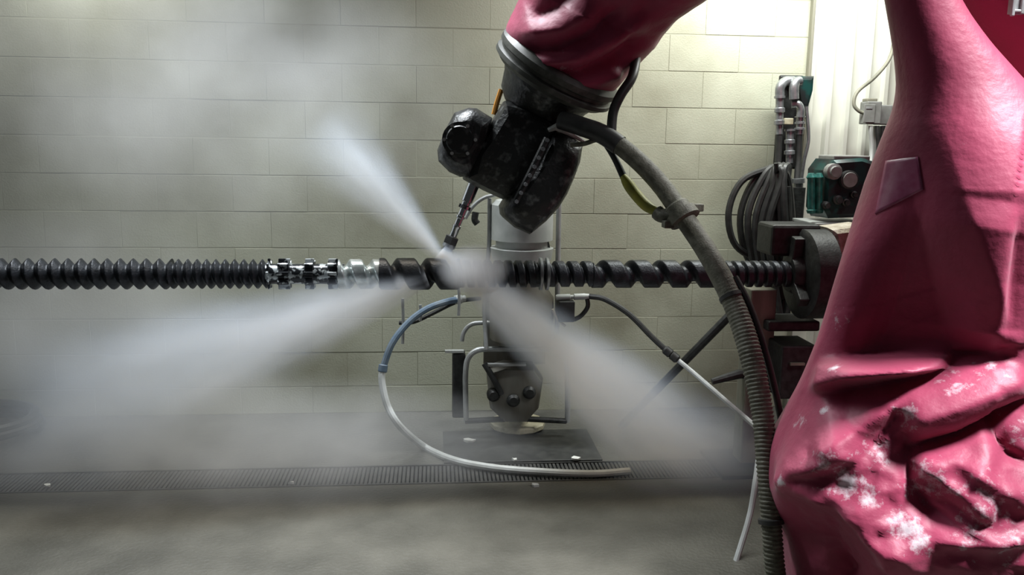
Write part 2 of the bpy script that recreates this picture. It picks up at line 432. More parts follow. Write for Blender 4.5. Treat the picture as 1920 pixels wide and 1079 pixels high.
m_upper = jacket_mat('red_vinyl_upper', [(at(1900, 60, 2.8), .02, .0)])
MB().grid(sleeve(UL, 60, 10, [], 0, amp=.012)).build('upper_arm_sleeve', m_upper, robot, smooth=True, angle=0)
# buckle in the upper corner
bk = MB(); bc = at(1906, 10, 2.84)
bk.box(bc, (.05, .02, .06)); bk.box(bc+Vector((-.02, -.012, -.005)), (.012, .012, .065)); bk.box(bc+Vector((.012, -.012, 0)), (.012, .012, .06)); bk.box(bc+Vector((0, -.012, -.02)), (.05, .01, .01))
bk.build('buckle', m_steel, robot, bevel=.003)

# cuff rings round the sleeve end
def ring_at(i, scale, grow):
    r = sleeve(SL, 64, 16, [], .36, amp=0)[i]; c = sum(r, Vector())/len(r)
    return c, [c+(p-c)*scale for p in r]
RS = sleeve(SL, 64, 16, [], .36, amp=0)
def cuff_profile(prof):
    rows = []
    c0 = sum(RS[0], Vector())/64; c1 = sum(RS[6], Vector())/64; ax = (c0-c1).normalized()
    nrm = (RS[0][0]-c0).cross(RS[0][16]-c0).normalized()
    if nrm.dot(ax) < 0: nrm = -nrm
    for dpx, sc in prof: rows.append([c0+(p-c0)*sc+nrm*(dpx*.0024) for p in RS[0]])
    return MB().grid(rows), c0, nrm
cuff, CC, CN = cuff_profile([(-24, .9), (-24, 1.05), (-16, 1.13), (-6, 1.13), (-2, 1.07), (3, 1.07), (7, 1.13), (15, 1.13), (20, 1.06), (24, 1.02), (24, .88), (10, .80)])
cuff.build('cuff', m_cuff, robot, smooth=True, angle=40)
wr, _, _ = cuff_profile([(0, .92), (28, .92), (36, .86), (44, .82), (74, .74), (90, .6)])
wr.build('wrist_flange', m_blackcast, robot, smooth=True, angle=40)
for k in range(10):
    p = CC+CN*(27*.0024)+(RS[0][int(k*6.4)]-CC)*.74
    MB().cyl(p, p+CN*.016, .012, 6).build('bolt', m_steel_dark, robot)
YR = 3.86
MB().dome_prism([(945, 190), (1000, 205), (1050, 238), (1030, 275), (1003, 320), (975, 368), (940, 372), (905, 356), (868, 336), (880, 290), (912, 245)], YR, .15).build('wrist_body', m_blackcast, robot, smooth=True, bevel=0)
mb_ = MB().dome_prism([(878, 203), (893, 204), (922, 222), (908, 275), (880, 330), (862, 331), (842, 322), (822, 302), (820, 282), (834, 246), (852, 212)], YR-.06, .12, ((-1, .62), (-.8, .84), (-.4, 1), (.6, 1), (1, .9)))
mt = mb_.build('motor_housing', m_blackcast, robot, smooth=True)
p0 = at(862, 262, YR-.19)
MB().lathe(p0+Vector((0, .03, 0)), p0+Vector((0, -.012, 0)), [(0, .075), (.7, .075), (.8, .06), (1, .055)], 24).build('end_cap', m_blackcast, mt, smooth=True)
for a in range(6):
    q = p0+Vector((math.cos(a*1.047)*.066, -.004, math.sin(a*1.047)*.066)); MB().cyl(q, q+Vector((0, -.012, 0)), .008, 6).build('bolt', m_steel, mt)
gh = MB().dome_prism([(1034, 243), (1060, 247), (1088, 268), (1083, 300), (1072, 330), (1058, 362), (1042, 388), (1018, 414), (990, 437), (962, 424), (940, 405), (938, 388), (965, 345), (1000, 300), (1022, 262)], YR-.03, .19,
     ((-1, .55), (-.9, .78), (-.65, .94), (-.3, 1), (.5, 1), (.9, .85), (1, .6))).build('gear_housing', m_blackcast, robot, smooth=True)
# seam flange with bolts between wrist body and gear housing
sa, sb = at(1030, 252, YR-.20), at(962, 388, YR-.20)
sd = (sb-sa).normalized()
MB().tube([sa+sd*.02, sa.lerp(sb, .5)+Vector((0, -.025, 0)), sb-sd*.02], .016, 10).build('seam_flange', m_steel_dark, gh, smooth=True)
for k in range(8):
    q = sa.lerp(sb, .08+.84*k/7)+Vector((0, -.018-.022*math.sin(math.pi*(k+.5)/8), 0)); MB().cyl(q, q+Vector((0, -.014, 0)), .009, 6).build('bolt', m_galv, gh)
q = at(1040, 252, YR-.16); MB().tube([at(1028, 244, YR-.16), at(1042, 238, YR-.17), at(1066, 248, YR-.16), at(1096, 266, YR-.12)], [.010, .016, .014, .008], 8).build('top_lip', m_white, gh, smooth=True)
# lance
la, lb = at(890, 342, YR), at(838, 470, YR)
lance = MB().lathe(la, lb, [(0, .028), (.02, .028), (.28, .026), (.29, .021), (.33, .021), (.34, .028), (.38, .028), (.39, .017), (.48, .017), (.49, .021), (.52, .021), (.53, .016), (.62, .016), (.63, .020), (.66, .020), (.67, .018), (.80, .018)], 20).build('lance', m_chrome, robot, smooth=True)
MB().lathe(la.lerp(lb, .335), la.lerp(lb, .385), [(0, .026), (.05, .031), (.95, .031), (1, .026)], 6).build('lock_nut', m_black, lance)
MB().lathe(la.lerp(lb, .79), la.lerp(lb, .91), [(0, .024), (.08, .033), (.9, .033), (1, .028)], 6).build('nozzle_nut', m_black, lance)
MB().lathe(la.lerp(lb, .90), la.lerp(lb, 1.0), [(0, .030), (.5, .030), (.55, .024), (1, .022)], 20).build('nozzle_tip', m_galv, lance, smooth=True)
MB().tube(path([(940, 168, 3.92), (932, 192, 3.92), (926, 215, 3.92)]), .012, 8).build('orange_stub', m_orange, robot, smooth=True)

# ------------------------------------------------------------------ extruder screw
YS = 3.85
def sx(px): return at(px, 513, YS).x
SZ = at(700, 514, YS).z
UPX = mpp(at(700, 514, YS))
screw = thing('extruder_screw', 'long dark steel extruder screw held horizontally across the booth', 'screw', (sx(700), YS, SZ))
def flight(a, b, pitch, root, tip, crest, m, name, samp=14, phase=0, n=40, taper=0):
    xa, xb = sx(a), sx(b); cnt = max(4, int((b-a)/pitch*samp)); rr = []
    for i in range(cnt+1):
        px = a+(b-a)*i/cnt; xx = xa+(xb-xa)*i/cnt; row = []
        for k in range(n):
            ph = k/n; u = ((px-a)/pitch - ph + phase) % 1.0
            d = abs(u-.5)*2            # 0 at crest centre, 1 mid-root
            t = max(0, min(1, (1-d-(1-crest)*.5)/( .42)+.5)); t = t*t*(3-2*t) if crest > .3 else max(0, 1-d*1.15)**.85
            r = (root+(tip-root)*t)*UPX
            row.append(Vector((xx, YS+r*math.cos(2*math.pi*ph), SZ+r*math.sin(2*math.pi*ph))))
        rr.append(row)
    return MB().grid(rr).build(name, m, screw, smooth=True, angle=60)
flight(-320, 322, 25, 18, 29, .20, m_screw, 'feed_flight', 16)
flight(322, 500, 17.5, 18, 28, .28, m_screw, 'close_flight', 14)
def axcyl(a, b, prof, m, name, n=40):
    return MB().lathe((sx(a), YS, SZ), (sx(b), YS, SZ), [(t, r*UPX) for t, r in prof], n).build(name, m, screw, smooth=True, angle=40)
axcyl(498, 646, [(0, 19), (1, 19)], m_screw_wet, 'mixing_core')
def toothed(a, b, ri, ro, nt, m, name):
    mbb = MB(); rr = []
    for q in (a, b):
        row = []
        for k in range(nt*4):
            r = ro if k % 4 in (0, 1) else ri
            th = 2*math.pi*(k+.5)/(nt*4); row.append(Vector((sx(q), YS+r*UPX*math.cos(th), SZ+r*UPX*math.sin(th))))
        rr.append(row)
    return mbb.grid(rr).build(name, m, screw, bevel=.003)
for a, b in ((503, 508), (523, 545), (573, 590), (616, 634)): toothed(a, b, 20, 29, 9, m_screw_wet, 'toothed_ring')
flight(636, 718, 42, 16, 28, .36, m_screw_bright, 'polished_flight', 40)
flight(712, 862, 55, 15, 30, .48, m_screw, 'broad_flight', 40, phase=.85)
flight(860, 1004, 19.5, 18, 26, .45, m_screw, 'close_flight', 14)
for a in (1010, 1022): axcyl(a, a+7, [(0, 26), (.2, 31), (.8, 31), (1, 26)], m_galv, 'clamp_ring')
flight(1002, 1112, 26, 17, 25, .45, m_screw, 'close_flight', 24)
flight(1110, 1350, 52.5, 15, 27, .38, m_screw, 'broad_flight', 36, phase=.1)
flight(1348, 1492, 17.5, 19, 26, .45, m_screw, 'close_flight', 14)

# ------------------------------------------------------------------ headstock with chuck on its pedestal
hs = thing('rotary_headstock', 'black rotary chuck headstock gripping the right end of the screw', 'machine', (sx(1530), YS, 0))
axc = lambda px: Vector((sx(px), YS, SZ))
MB().lathe(axc(1478), axc(1600), [(0, 34*UPX), (.08, 40*UPX), (.14, 40*UPX), (.15, 80*UPX), (.19, 88*UPX), (.52, 88*UPX), (.56, 80*UPX), (.57, 34*UPX), (1, 34*UPX)], 40).build('chuck', m_steel_dark, hs, smooth=True)
for a in range(3):
    th = math.radians(100+120*a); d = Vector((0, math.cos(th), math.sin(th)))
    MB().box(axc(1487)+d*.115, (.05, .05, .13), Matrix.Rotation(th-math.pi/2, 3, 'X')).build('jaw', m_steel_dark, hs, bevel=.006)
MB().box(axc(1500)+Vector((-.02, .12, .155)), (.24, .2, .15)).build('guard_cover', m_steel_dark, hs, bevel=.015)
MB().box(axc(1580)+Vector((0, .02, -.09)), (.14, .34, .25)).build('gearbox', m_blackcast, hs, bevel=.02)
MB().dome_prism([(1542, 425), (1600, 418), (1622, 440), (1612, 500), (1580, 498), (1552, 480), (1548, 450)], YS+.06, .10).build('crusted_bracket', m_pale_rough, hs, smooth=True)
pb = onz(1452, 930)
zt = SZ-.09
MB().box((sx(1448), YS+.14, zt/2), (.13, .12, zt)).build('pedestal_post', m_post, hs, bevel=.006)
MB().box((sx(1448), YS+.10, .01), (.42, .36, .02)).build('base_plate', m_steel_dark, hs, bevel=.004)
MB().box((sx(1500), YS+.12, SZ-.26), (.26, .20, .05)).build('saddle', m_steel_dark, hs, bevel=.01)
MB().box((sx(1495), YS+.02, at(1495, 690, YS).z), (.17, .22, .26)).build('drive_box', m_steel_dark, hs, bevel=.008)
MB().box((sx(1490), YS-.10, at(1490, 683, YS-.1).z), (.07, .015, .012)).build('nameplate', m_post, hs)
MB().tube([at(1440, 560, YS+.16), at(1368, 592, YS+.22), at(1225, 738, YS+.55), onz(1165, 800)], .022, 10).build('brace', m_steel_dark, hs, smooth=True)
MB().tube([at(1440, 702, YS+.14), at(1385, 702, YS+.1), at(1335, 716, YS+.1)], [.022, .024, .016], 10).build('lower_arm', m_steel_dark, hs, smooth=True)

# ------------------------------------------------------------------ hydraulic unit above the headstock
YH = 4.25
hu = thing('hydraulic_unit', 'dark teal hydraulic unit with gauge on a shelf behind the red jacket', 'machine', at(1565, 418, YH))
hu_s = mpp(at(1565, 350, YH))
MB().dome_prism([(1530, 318), (1545, 298), (1600, 294), (1618, 300), (1622, 405), (1535, 408), (1526, 390)], YH, .12, ((-1, .85), (-.85, .97), (.8, 1), (1, .9))).build('body', m_teal, hu, smooth=True)
MB().box(at(1582, 296, YH), (.19, .18, .025)).build('lid', m_box, hu, bevel=.006)
for px_ in (1521, 1535): MB().lathe(at(px_, 400, YH-.10), at(px_, 325, YH-.10), [(0, .020), (.08, .024), (.1, .018), (.85, .018), (.9, .024), (1, .015)], 16).build('sight_tube', m_tealb, hu, smooth=True)
g0 = at(1588, 337, YH-.12)
gg = MB().lathe(g0+Vector((0, .02, 0)), g0+Vector((0, -.035, 0)), [(0, .03), (.4, .03), (.45, .046), (.95, .046), (1, .040)], 24).build('gauge', m_steel_dark, hu, smooth=True)
MB().lathe(g0+Vector((0, -.034, 0)), g0+Vector((0, -.039, 0)), [(0, .038), (1, .036)], 24).build('dial', m_box, gg)
for (a_, b_, r_) in ((1563, 322, .04), (1570, 375, .024), (1585, 380, .02), (1600, 365, .018), (1548, 385, .02)):
    q = at(a_, b_, YH-.13); MB().lathe(q+Vector((0, .03, 0)), q+Vector((0, -.03, 0)), [(0, r_), (.7, r_), (.75, r_*.7), (1, r_*.65)], 12).build('valve_port', m_steel_dark if b_ != 322 else m_box, hu, smooth=True)
MB().box(at(1560, 417, YH), (.30, .30, .016)).build('shelf', m_white, hu, bevel=.003)
MB().box(at(1560, 470, YH+.1), (.06, .08, .27)).build('shelf_post', m_post, hu)
for px_ in (1632, 1645): MB().tube(path([(px_, 236, YH+.42), (px_+1, 300, YH+.40), (px_-18, 400, YH+.2), (px_-20, 420, YH+.1)]), .012, 8).build('feed_pipe', m_steel_dark if px_ == 1645 else m_white, hu, smooth=True)

# ------------------------------------------------------------------ valve manifold on the wall corner
YM = 4.70
vm = thing('valve_manifold', 'chrome pipe elbows and couplings on a green wall bracket', 'pipework', at(1490, 300, YM))
MB().dome_prism([(1474, 144), (1524, 143), (1522, 170), (1512, 206), (1500, 206), (1494, 160), (1470, 158)], YM+.03, .03).build('bracket', m_teal, vm)
MB().box(at(1478, 230, YM+.05), (.14, .03, .52)).build('backplate', m_steel_dark, vm, bevel=.01)
def pipe(spec, r, name, m, par): return MB().tube(path(spec, 6), r, 14).build(name, m, par, smooth=True)
pipe([(1488, 152, YM-.03), (1472, 153, YM-.04), (1463, 164, YM-.05), (1462, 180, YM-.05)], .026, 'elbow', m_galv, vm)
pipe([(1500, 152, YM-.05), (1492, 154, YM-.06), (1489, 165, YM-.07), (1489, 186, YM-.07)], .026, 'elbow', m_galv, vm)
pipe([(1484, 196, YM-.05), (1496, 196, YM-.06), (1501, 206, YM-.06), (1500, 220, YM-.06)], .022, 'elbow', m_galv, vm)
for (px_, a_, b_) in ((1462, 180, 252), (1500, 218, 252), (1481, 242, 306)):
    MB().lathe(at(px_, a_, YM-.05), at(px_-1, b_, YM-.05), [(0, .030), (.06, .030), (.07, .022), (.3, .022), (.32, .029), (.42, .029), (.44, .021), (.62, .021), (.64, .030), (.74, .030), (.76, .020), (1, .020)], 12).build('coupling', m_galv, vm, smooth=True)
MB().box(at(1477, 228, YM-.06), (.05, .04, .035)).build('valve_block', m_beige, vm, bevel=.004)
for k, px_ in enumerate((1462, 1500, 1481)):
    pipe([(px_-1, 250 if k < 2 else 304, YM-.05), (px_-3, 300 if k < 2 else 325, YM-.05), (px_-6, 345, YM-.08)], .018, 'hose_tail', m_black, vm)
pipe([(1512, 200, YM), (1516, 260, YM), (1508, 300, YM), (1502, 340, YM)], .010, 'drop_pipe', m_galv, vm)
MB().lathe(at(1497, 335, YM-.1), at(1497, 352, YM-.1), [(0, .035), (.5, .035), (.55, .026), (1, .026)], 12).build('union_nut', m_galv, vm, smooth=True)
MB().lathe(at(1497, 352, YM-.1), at(1493, 420, YM-.1), [(0, .04), (1, .035)], 14).build('filter_bowl', m_steel_dark, vm, smooth=True)

# ------------------------------------------------------------------ coiled hose hung on a hook
YC = 4.55
coil = thing('hose_coil', 'coiled black hose hanging on the wall below the manifold', 'hose', at(1450, 320, YC))
pts = []
loops = [(1366, 400, 482, .00), (1388, 408, 520, .02), (1402, 410, 560, -.03), (1416, 420, 585, -.06), (1428, 425, 600, -.09), (1440, 430, 610, -.12)]
rights = [1478, 1484, 1480, 1486, 1476, 1482]
for i, (l, my, by, dy) in enumerate(loops):
    r = rights[i]; bx = (l+r)/2+8
    pts += [(1448+i*3, 314+(i % 2)*4, YC+dy), (l+25, 340, YC+dy-.02), (l, my, YC+dy-.03), (l+14, (my+by)/2+20, YC+dy-.03), (bx, by, YC+dy-.02), (r, (my+by)/2, YC+dy), (r-6, 350, YC+dy)]
MB().tube(path(pts, 6), .019, 8).build('hose', m_black, coil, smooth=True)
MB().tube(path([(1456, 322, YC+.22), (1456, 324, YC+.0), (1456, 322, YC-.12), (1455, 306, YC-.14)], 4), .012, 8).build('hook', m_steel_dark, coil, smooth=True)
for i in range(3):
    MB().tube(path([(1462+8*i, 310, YC-.06-.02*i), (1452+9*i, 322, YC-.09-.02*i), (1450+10*i, 380, YC-.12-.02*i), (1455+11*i, 470, YC-.12-.02*i), (1466+8*i, 560, YC-.10)], 6), .02, 8).build('hose_run', m_black, coil, smooth=True)

# ------------------------------------------------------------------ junction box on the cladding
YB = 4.70
jb = thing('junction_box', 'small grey junction box with a curling cable on the ribbed wall', 'electrical box', at(1640, 236, YB))
MB().box(at(1632, 212, YB), (.085, .09, .125)).build('box_body', m_box, jb, bevel=.006)
MB().box(at(1655, 216, YB+.03), (.07, .08, .11)).build('box_body', m_box, jb, bevel=.006)
MB().box(at(1631, 188, YB), (.06, .06, .018)).build('cable_gland', m_post, jb, bevel=.004)
MB().box(at(1630, 213, YB-.047), (.065, .006, .10)).build('cover', m_box, jb, bevel=.003)
MB().box(at(1630, 202, YB-.051), (.035, .003, .012)).build('name_label', m_steel, jb)
pipe([(1678, 70, 4.78), (1668, 110, 4.76), (1640, 145, 4.74), (1608, 172, 4.72), (1601, 195, 4.71), (1610, 208, 4.70), (1622, 213, 4.70)], .010, 'cable', m_post, jb)
pipe([(1642, 236, YB), (1640, 300, YB), (1632, 400, YB)], .014, 'conduit_pipe', m_white, jb)
pipe([(1655, 236, YB), (1654, 300, YB), (1648, 400, YB)], .016, 'conduit_pipe', m_black, jb)

# ------------------------------------------------------------------ dress-pack conduit of the robot
cs = [(1052, 225, 3.66), (1092, 238, 3.60), (1135, 255, 3.55), (1190, 296, 3.48), (1240, 348, 3.42), (1282, 408, 3.34), (1330, 480, 3.24), (1376, 570, 3.12), (1408, 668, 3.0), (1430, 780, 2.9), (1438, 880, 2.82), (1446, 980, 2.76), (1454, 1079, 2.72), (1470, 1180, 2.70)]
dp = thing('conduit_hose', 'thick dusty olive corrugated conduit hanging from the robot wrist to the floor', 'hose', onz(1475, 1230) if False else Vector((at(1470, 1180, 2.7).x, 2.7, 0)))
cp = path(cs, 60); last = cp[-1]; cp = cp+[last.lerp(Vector((last.x+.02, 2.7, .03)), k/24) for k in range(1, 25)]
acc = 0; rad = []; prev = cp[0]; tot = sum((b-a).length for a, b in zip(cp, cp[1:]))
for p in cp:
    acc += (p-prev).length; prev = p
    base = .036 if acc < .75 else .041 if acc < 1.6 else .037
    base = .036+.006*min(1, acc/1.0) - .006*max(0, min(1, (acc-1.4)/.5))
    rad.append(base+(.0022*math.sin(acc/.0145*2*math.pi) if acc > 1.35 else .0006*math.sin(acc*300)))
# even resample for the corrugation
fine = []; fr = []; step = .0036; acc = 0; nxt = 0
for i in range(len(cp)-1):
    a, b = cp[i], cp[i+1]; l = (b-a).length
    while nxt <= acc+l:
        t = (nxt-acc)/l; fine.append(a.lerp(b, t)); s_ = nxt
        base = .036+.006*min(1, s_/1.0) - .007*max(0, min(1, (s_-1.3)/.5))
        fr.append(base+(.0026*max(0, min(1, (s_-1.0)/.4)))*math.sin(s_/.0150*2*math.pi)); nxt += step
    acc += l
MB().tube(fine, fr, 20).build('conduit', m_olive, dp, smooth=True, angle=0)
def near(px, py): return min(range(len(fine)), key=lambda i: (proj(fine[i])[0]-px)**2+(proj(fine[i])[1]-py)**2)
ib = near(1165, 277)
MB().tube(fine[:ib:4], [r_+.004 for r_ in fr[:ib:4]], 20).build('conduit_boot', m_black, dp, smooth=True)
i0 = near(1276, 400); d_ = (fine[i0+6]-fine[i0-6]).normalized()
cl = MB().lathe(fine[i0]-d_*.04, fine[i0]+d_*.04, [(0, .046), (.1, .052), (.45, .052), (.5, .066), (.95, .066), (1, .05)], 24).build('clamp', m_olive, dp, smooth=True)
sidev = d_.cross(Vector((0, 1, 0))).normalized()
for sg in (-1, 1):
    q = fine[i0]+d_*.015+sidev*.068*sg; MB().box(q, (.04, .05, .03)).build('clamp_lug', m_olive, cl, bevel=.004)
for (tx, ty) in ((1384, 552), (1446, 978)):
    i1 = near(tx, ty); d1 = (fine[i1+5]-fine[i1-5]).normalized()
    ti = MB().lathe(fine[i1]-d1*.010, fine[i1]+d1*.010, [(0, .038), (.1, .0455), (.9, .0455), (1, .038)], 24).build('cable_tie', m_black, dp, smooth=True)
    if ty < 700: MB().tube([fine[i1]+Vector((.03, -.02, 0)), fine[i1]+Vector((.055, -.01, -.02)), fine[i1]+Vector((.065, 0, -.045))], [.012, .013, .014], 8).build('tie_tail', m_black, ti, smooth=True)
pipe([(1378, 520, 3.16), (1404, 570, 3.10), (1432, 650, 3.02), (1456, 745, 2.96), (1470, 830, 2.93), (1474, 930, 2.90), (1478, 1079, 2.86)], .013, 'side_cable', m_black, dp)
MB().tube(path([(1130, 262, 3.58), (1152, 296, 3.55), (1172, 338, 3.52)], 6), [.012+.004*k/12 for k in range(13)], 12).build('dark_tail', m_black, dp, smooth=True)
MB().tube(path([(1168, 330, 3.52), (1188, 360, 3.49), (1212, 386, 3.45), (1236, 400, 3.41)], 8), [.014, .017, .020, .022, .023, .024, .024, .024]+[.024]*9+[.023, .022, .021, .020, .019, .018, .017, .016], 12).build('yellow_hose', m_yellow, dp, smooth=True)
MB().tube(path([(1232, 398, 3.41), (1242, 405, 3.39), (1262, 404, 3.36)], 6), .030, 12).build('yellow_end_boot', m_olive, dp, smooth=True)
bc_ = MB().tube(path([(1190, 75, 3.82), (1192, 110, 3.72), (1185, 145, 3.62), (1164, 178, 3.58), (1150, 210, 3.57), (1146, 250, 3.55)], 8), .021, 12).build('black_supply_hose', m_black)
tag(bc_, 'short black hose curving from the red sleeve to the conduit', 'hose')
sh_ = MB().tube(path([(1070, 272, 3.62), (1094, 270, 3.60), (1118, 262, 3.57)], 5), .010, 8).build('drain_tail', m_olive, dp, smooth=True)
for p in bc_.data.polygons: p.use_smooth = True

# ------------------------------------------------------------------ work stand behind the screw
YT = 4.40
ws = thing('support_stand', 'grey tubular stand with white drum behind the screw, half hidden by spray', 'stand', onz(970, 812))
def T(spec, r, name, m, smooth=True, n=10): return MB().tube(path(spec, 6), r, n).build(name, m, ws, smooth=smooth)
MB().lathe(at(978, 490, YT), at(980, 372, YT), [(0, .10), (.04, .155), (.22, .165), (.23, .135), (.34, .135), (.35, .16), (.9, .16), (.97, .14), (1, .08)], 36).build('drum', m_white, ws, smooth=True)
MB().lathe(at(978, 462, YT), at(978, 446, YT), [(0, .125), (.1, .135), (.9, .135), (1, .12)], 36).build('drum_rim', m_white, ws, smooth=True)
T([(1048, 372, YT+.02), (1046, 500, YT+.02), (1044, 640, YT+.02)], .014, 'upright', m_steel)
T([(918, 372, YT+.02), (917, 460, YT+.02), (908, 560, YT), (912, 656, YT-.05)], .012, 'upright', m_steel)
T([(1046, 378, YT), (1030, 400, YT-.05), (1022, 430, YT-.05), (1030, 468, YT-.02)], .007, 'loop_wire', m_black)
T([(872, 410, YT), (886, 388, YT), (906, 372, YT), (930, 365, YT)], .010, 'top_arm', m_steel)
T([(892, 398, YT), (890, 412, YT), (895, 420, YT)], .018, 'shackle', m_steel_dark)
MB().lathe(at(978, 640, YT), at(978, 490, YT), [(0, .15), (.05, .17), (.55, .17), (.65, .14), (.9, .14), (1, .10)], 32).build('column_housing', m_rust, ws, smooth=True)
MB().box(at(965, 600, YT+.16), (.34, .03, .50)).build('back_sheet', m_rust, ws, bevel=.004)
T([(874, 792, YT-.02), (873, 740, YT-.02), (873, 700, YT-.02), (878, 672, YT-.02), (896, 657, YT-.02), (930, 655, YT-.02), (990, 655, YT-.02), (1040, 656, YT-.02), (1058, 668, YT-.02), (1064, 700, YT-.02), (1064, 792, YT-.02)], .015, 'frame_tube', m_steel)
T([(866, 640, YT+.06), (869, 625, YT+.06), (880, 611, YT+.06), (900, 606, YT+.06), (960, 606, YT+.06)], .012, 'rear_tube', m_steel)
T([(872, 790, YT-.02), (968, 786, YT-.02), (1062, 790, YT-.02)], .016, 'cross_foot', m_steel_dark)
MB().dome_prism([(912, 690), (945, 680), (1000, 682), (1016, 705), (1008, 760), (985, 786), (945, 786), (918, 760)], YT, .11).build('pump_casting', m_rust, ws, smooth=True)
MB().box(at(950, 684, YT-.10), (.20, .03, .012)).build('name_strip', m_steel, ws)
T([(908, 682, YT-.10), (926, 712, YT-.12), (940, 740, YT-.12)], .016, 'lever', m_steel_dark)
for (a_, b_) in ((925, 740), (992, 735), (962, 750)):
    q = at(a_, b_, YT-.1); MB().lathe(q+Vector((0, .02, 0)), q+Vector((0, -.035, 0)), [(0, .035), (.7, .035), (1, .022)], 16).build('port', m_steel_dark, ws, smooth=True)
fc = onz(970, 806); fc.z = 0
fm = MB().lathe(fc+Vector((0, 0, .02)), fc+Vector((0, 0, .055)), [(0, .145), (.2, .155), (.8, .155), (1, .145)], 12).build('base_flange', m_beige, ws)
MB().lathe(fc+Vector((.0, -.04, .05)), fc+Vector((0, -.04, .075)), [(0, .055), (.8, .052), (1, .04)], 20).build('flange_hub', m_beige, fm, smooth=True)
MB().lathe(fc+Vector((.0, -.04, .073)), fc+Vector((0, -.04, .078)), [(0, .03), (1, .028)], 16).build('hub_bore', m_black, fm)
MB().box(at(860, 720, YT+.08), (.07, .10, .36)).build('side_box', m_steel_dark, ws, bevel=.01)
MB().box(at(852, 659, YT+.04), (.10, .03, .012)).build('latch_strip', m_white, ws)
MB().box(at(1060, 582, YT-.05), (.085, .10, .11)).build('control_block', m_steel_dark, ws, bevel=.006)
MB().lathe(at(1042, 558, YT-.06), at(1108, 556, YT-.06), [(0, .012), (.05, .016), (.4, .016), (.42, .011), (.5, .011), (.52, .017), (.8, .017), (1, .012)], 12).build('hose_barb', m_white, ws, smooth=True)
T([(1100, 556, YT-.06), (1102, 575, YT-.06), (1090, 592, YT-.06), (1076, 600, YT-.06)], .012, 'return_tail', m_black)
T([(1036, 580, YT-.08), (1046, 600, YT-.08), (1060, 612, YT-.08)], .007, 'yellow_wire', m_beige)
for (a_, y0_, y1_) in ((755, 560, 645), (788, 572, 602), (860, 535, 592)):
    T([(a_, y0_, YT-.15), (a_+1, (y0_+y1_)/2, YT-.15), (a_, y1_, YT-.15)], .008, 'hanging_strap', m_steel)
T([(748, 606, YT-.14), (776, 604, YT-.14), (815, 586, YT-.12), (858, 566, YT-.1), (900, 560, YT)], .011, 'support_rod', m_steel_dark)
matp = onz(975, 842); 
rm = MB().dome_prism([(0, 0)]*3, 1, 0) if False else MB().box((matp.x, matp.y+.03, .006), (.80, .46, .012)).build('drip_mat', m_black, bevel=.004)
tag(rm, 'black rubber mat on the floor under the support stand', 'mat')

# ------------------------------------------------------------------ hoses on the stand and floor
def P3(px, py, Y): return at(px, py, Y)
ph_pts = [P3(862, 562, YT-.12), P3(838, 566, YT-.14), P3(800, 580, YT-.18), P3(765, 606, YT-.22), P3(735, 645, YT-.27), P3(718, 690, YT-.30)]
ph2 = [P3(718, 690, YT-.30), P3(716, 715, YT-.32), P3(726, 760, YT-.35), P3(750, 800, YT-.36), onz(795, 838, .02), onz(850, 863, .02), onz(920, 877, .02), onz(1010, 885, .02), onz(1110, 889, .018), onz(1180, 884, .012)]
fh = thing('floor_hose', 'pale grey hose with a faded blue top looping from stand to drain edge', 'hose', (onz(1000, 885).x, onz(1000, 885).y, 0))
MB().tube(catmull(ph_pts, 8), .017, 10).build('blue_length', m_bluehose, fh, smooth=True)
MB().tube(catmull(ph2, 8), .018, 10).build('pale_length', m_palehose, fh, smooth=True)
MB().lathe(P3(852, 563, YT-.12), P3(872, 560, YT-.1), [(0, .018), (.1, .024), (.6, .024), (.7, .017), (1, .017)], 12).build('end_fitting', m_white, fh, smooth=True)
MB().lathe(P3(719, 684, YT-.297), P3(717, 698, YT-.305), [(0, .02), (.1, .023), (.9, .023), (1, .02)], 12).build('ferrule', m_bluehose, fh, smooth=True)
lh = thing('air_hose', 'black hose turning pale, running from stand fitting past the olive conduit', 'hose', Vector((at(1250, 650, 4.1).x, 4.1, 0)))
MB().tube(path([(1105, 556, YT-.06), (1135, 562, YT-.1), (1180, 590, YT-.16), (1222, 632, YT-.22), (1256, 664, YT-.27)], 8), .015, 10).build('black_length', m_black, lh, smooth=True)
MB().lathe(at(1245, 654, YT-.255), at(1272, 676, YT-.29), [(0, .016), (.1, .024), (.45, .024), (.5, .019), (.55, .024), (.9, .024), (1, .016)], 12).build('coupler', m_black, lh, smooth=True)
MB().tube(path([(1268, 673, YT-.285), (1310, 708, YT-.38), (1365, 756, YT-.6), (1422, 806, YT-.85), (1440, 830, YT-1.0), (1425, 850, YT-1.12), (1417, 900, YT-1.22), (1405, 970, YT-1.3), (1372, 1079, YT-1.44)], 10), .012, 10).build('pale_length', m_palehose, lh, smooth=True)
# coil on the floor at the left
fcoil = thing('hose_coil', 'dark hose coil lying on the floor at the far left in mist', 'hose', onz(-30, 815))
cc = onz(-40, 818); pts = []
for k in range(0, 70):
    a = k/70*2*math.pi*2.6; rr_ = .30-.03*(k/70)
    pts.append(cc+Vector((math.cos(a)*rr_, math.sin(a)*rr_*.85, .035+.030*(k/27))))
MB().tube(catmull(pts, 3), .028, 10).build('hose', m_black, fcoil, smooth=True)

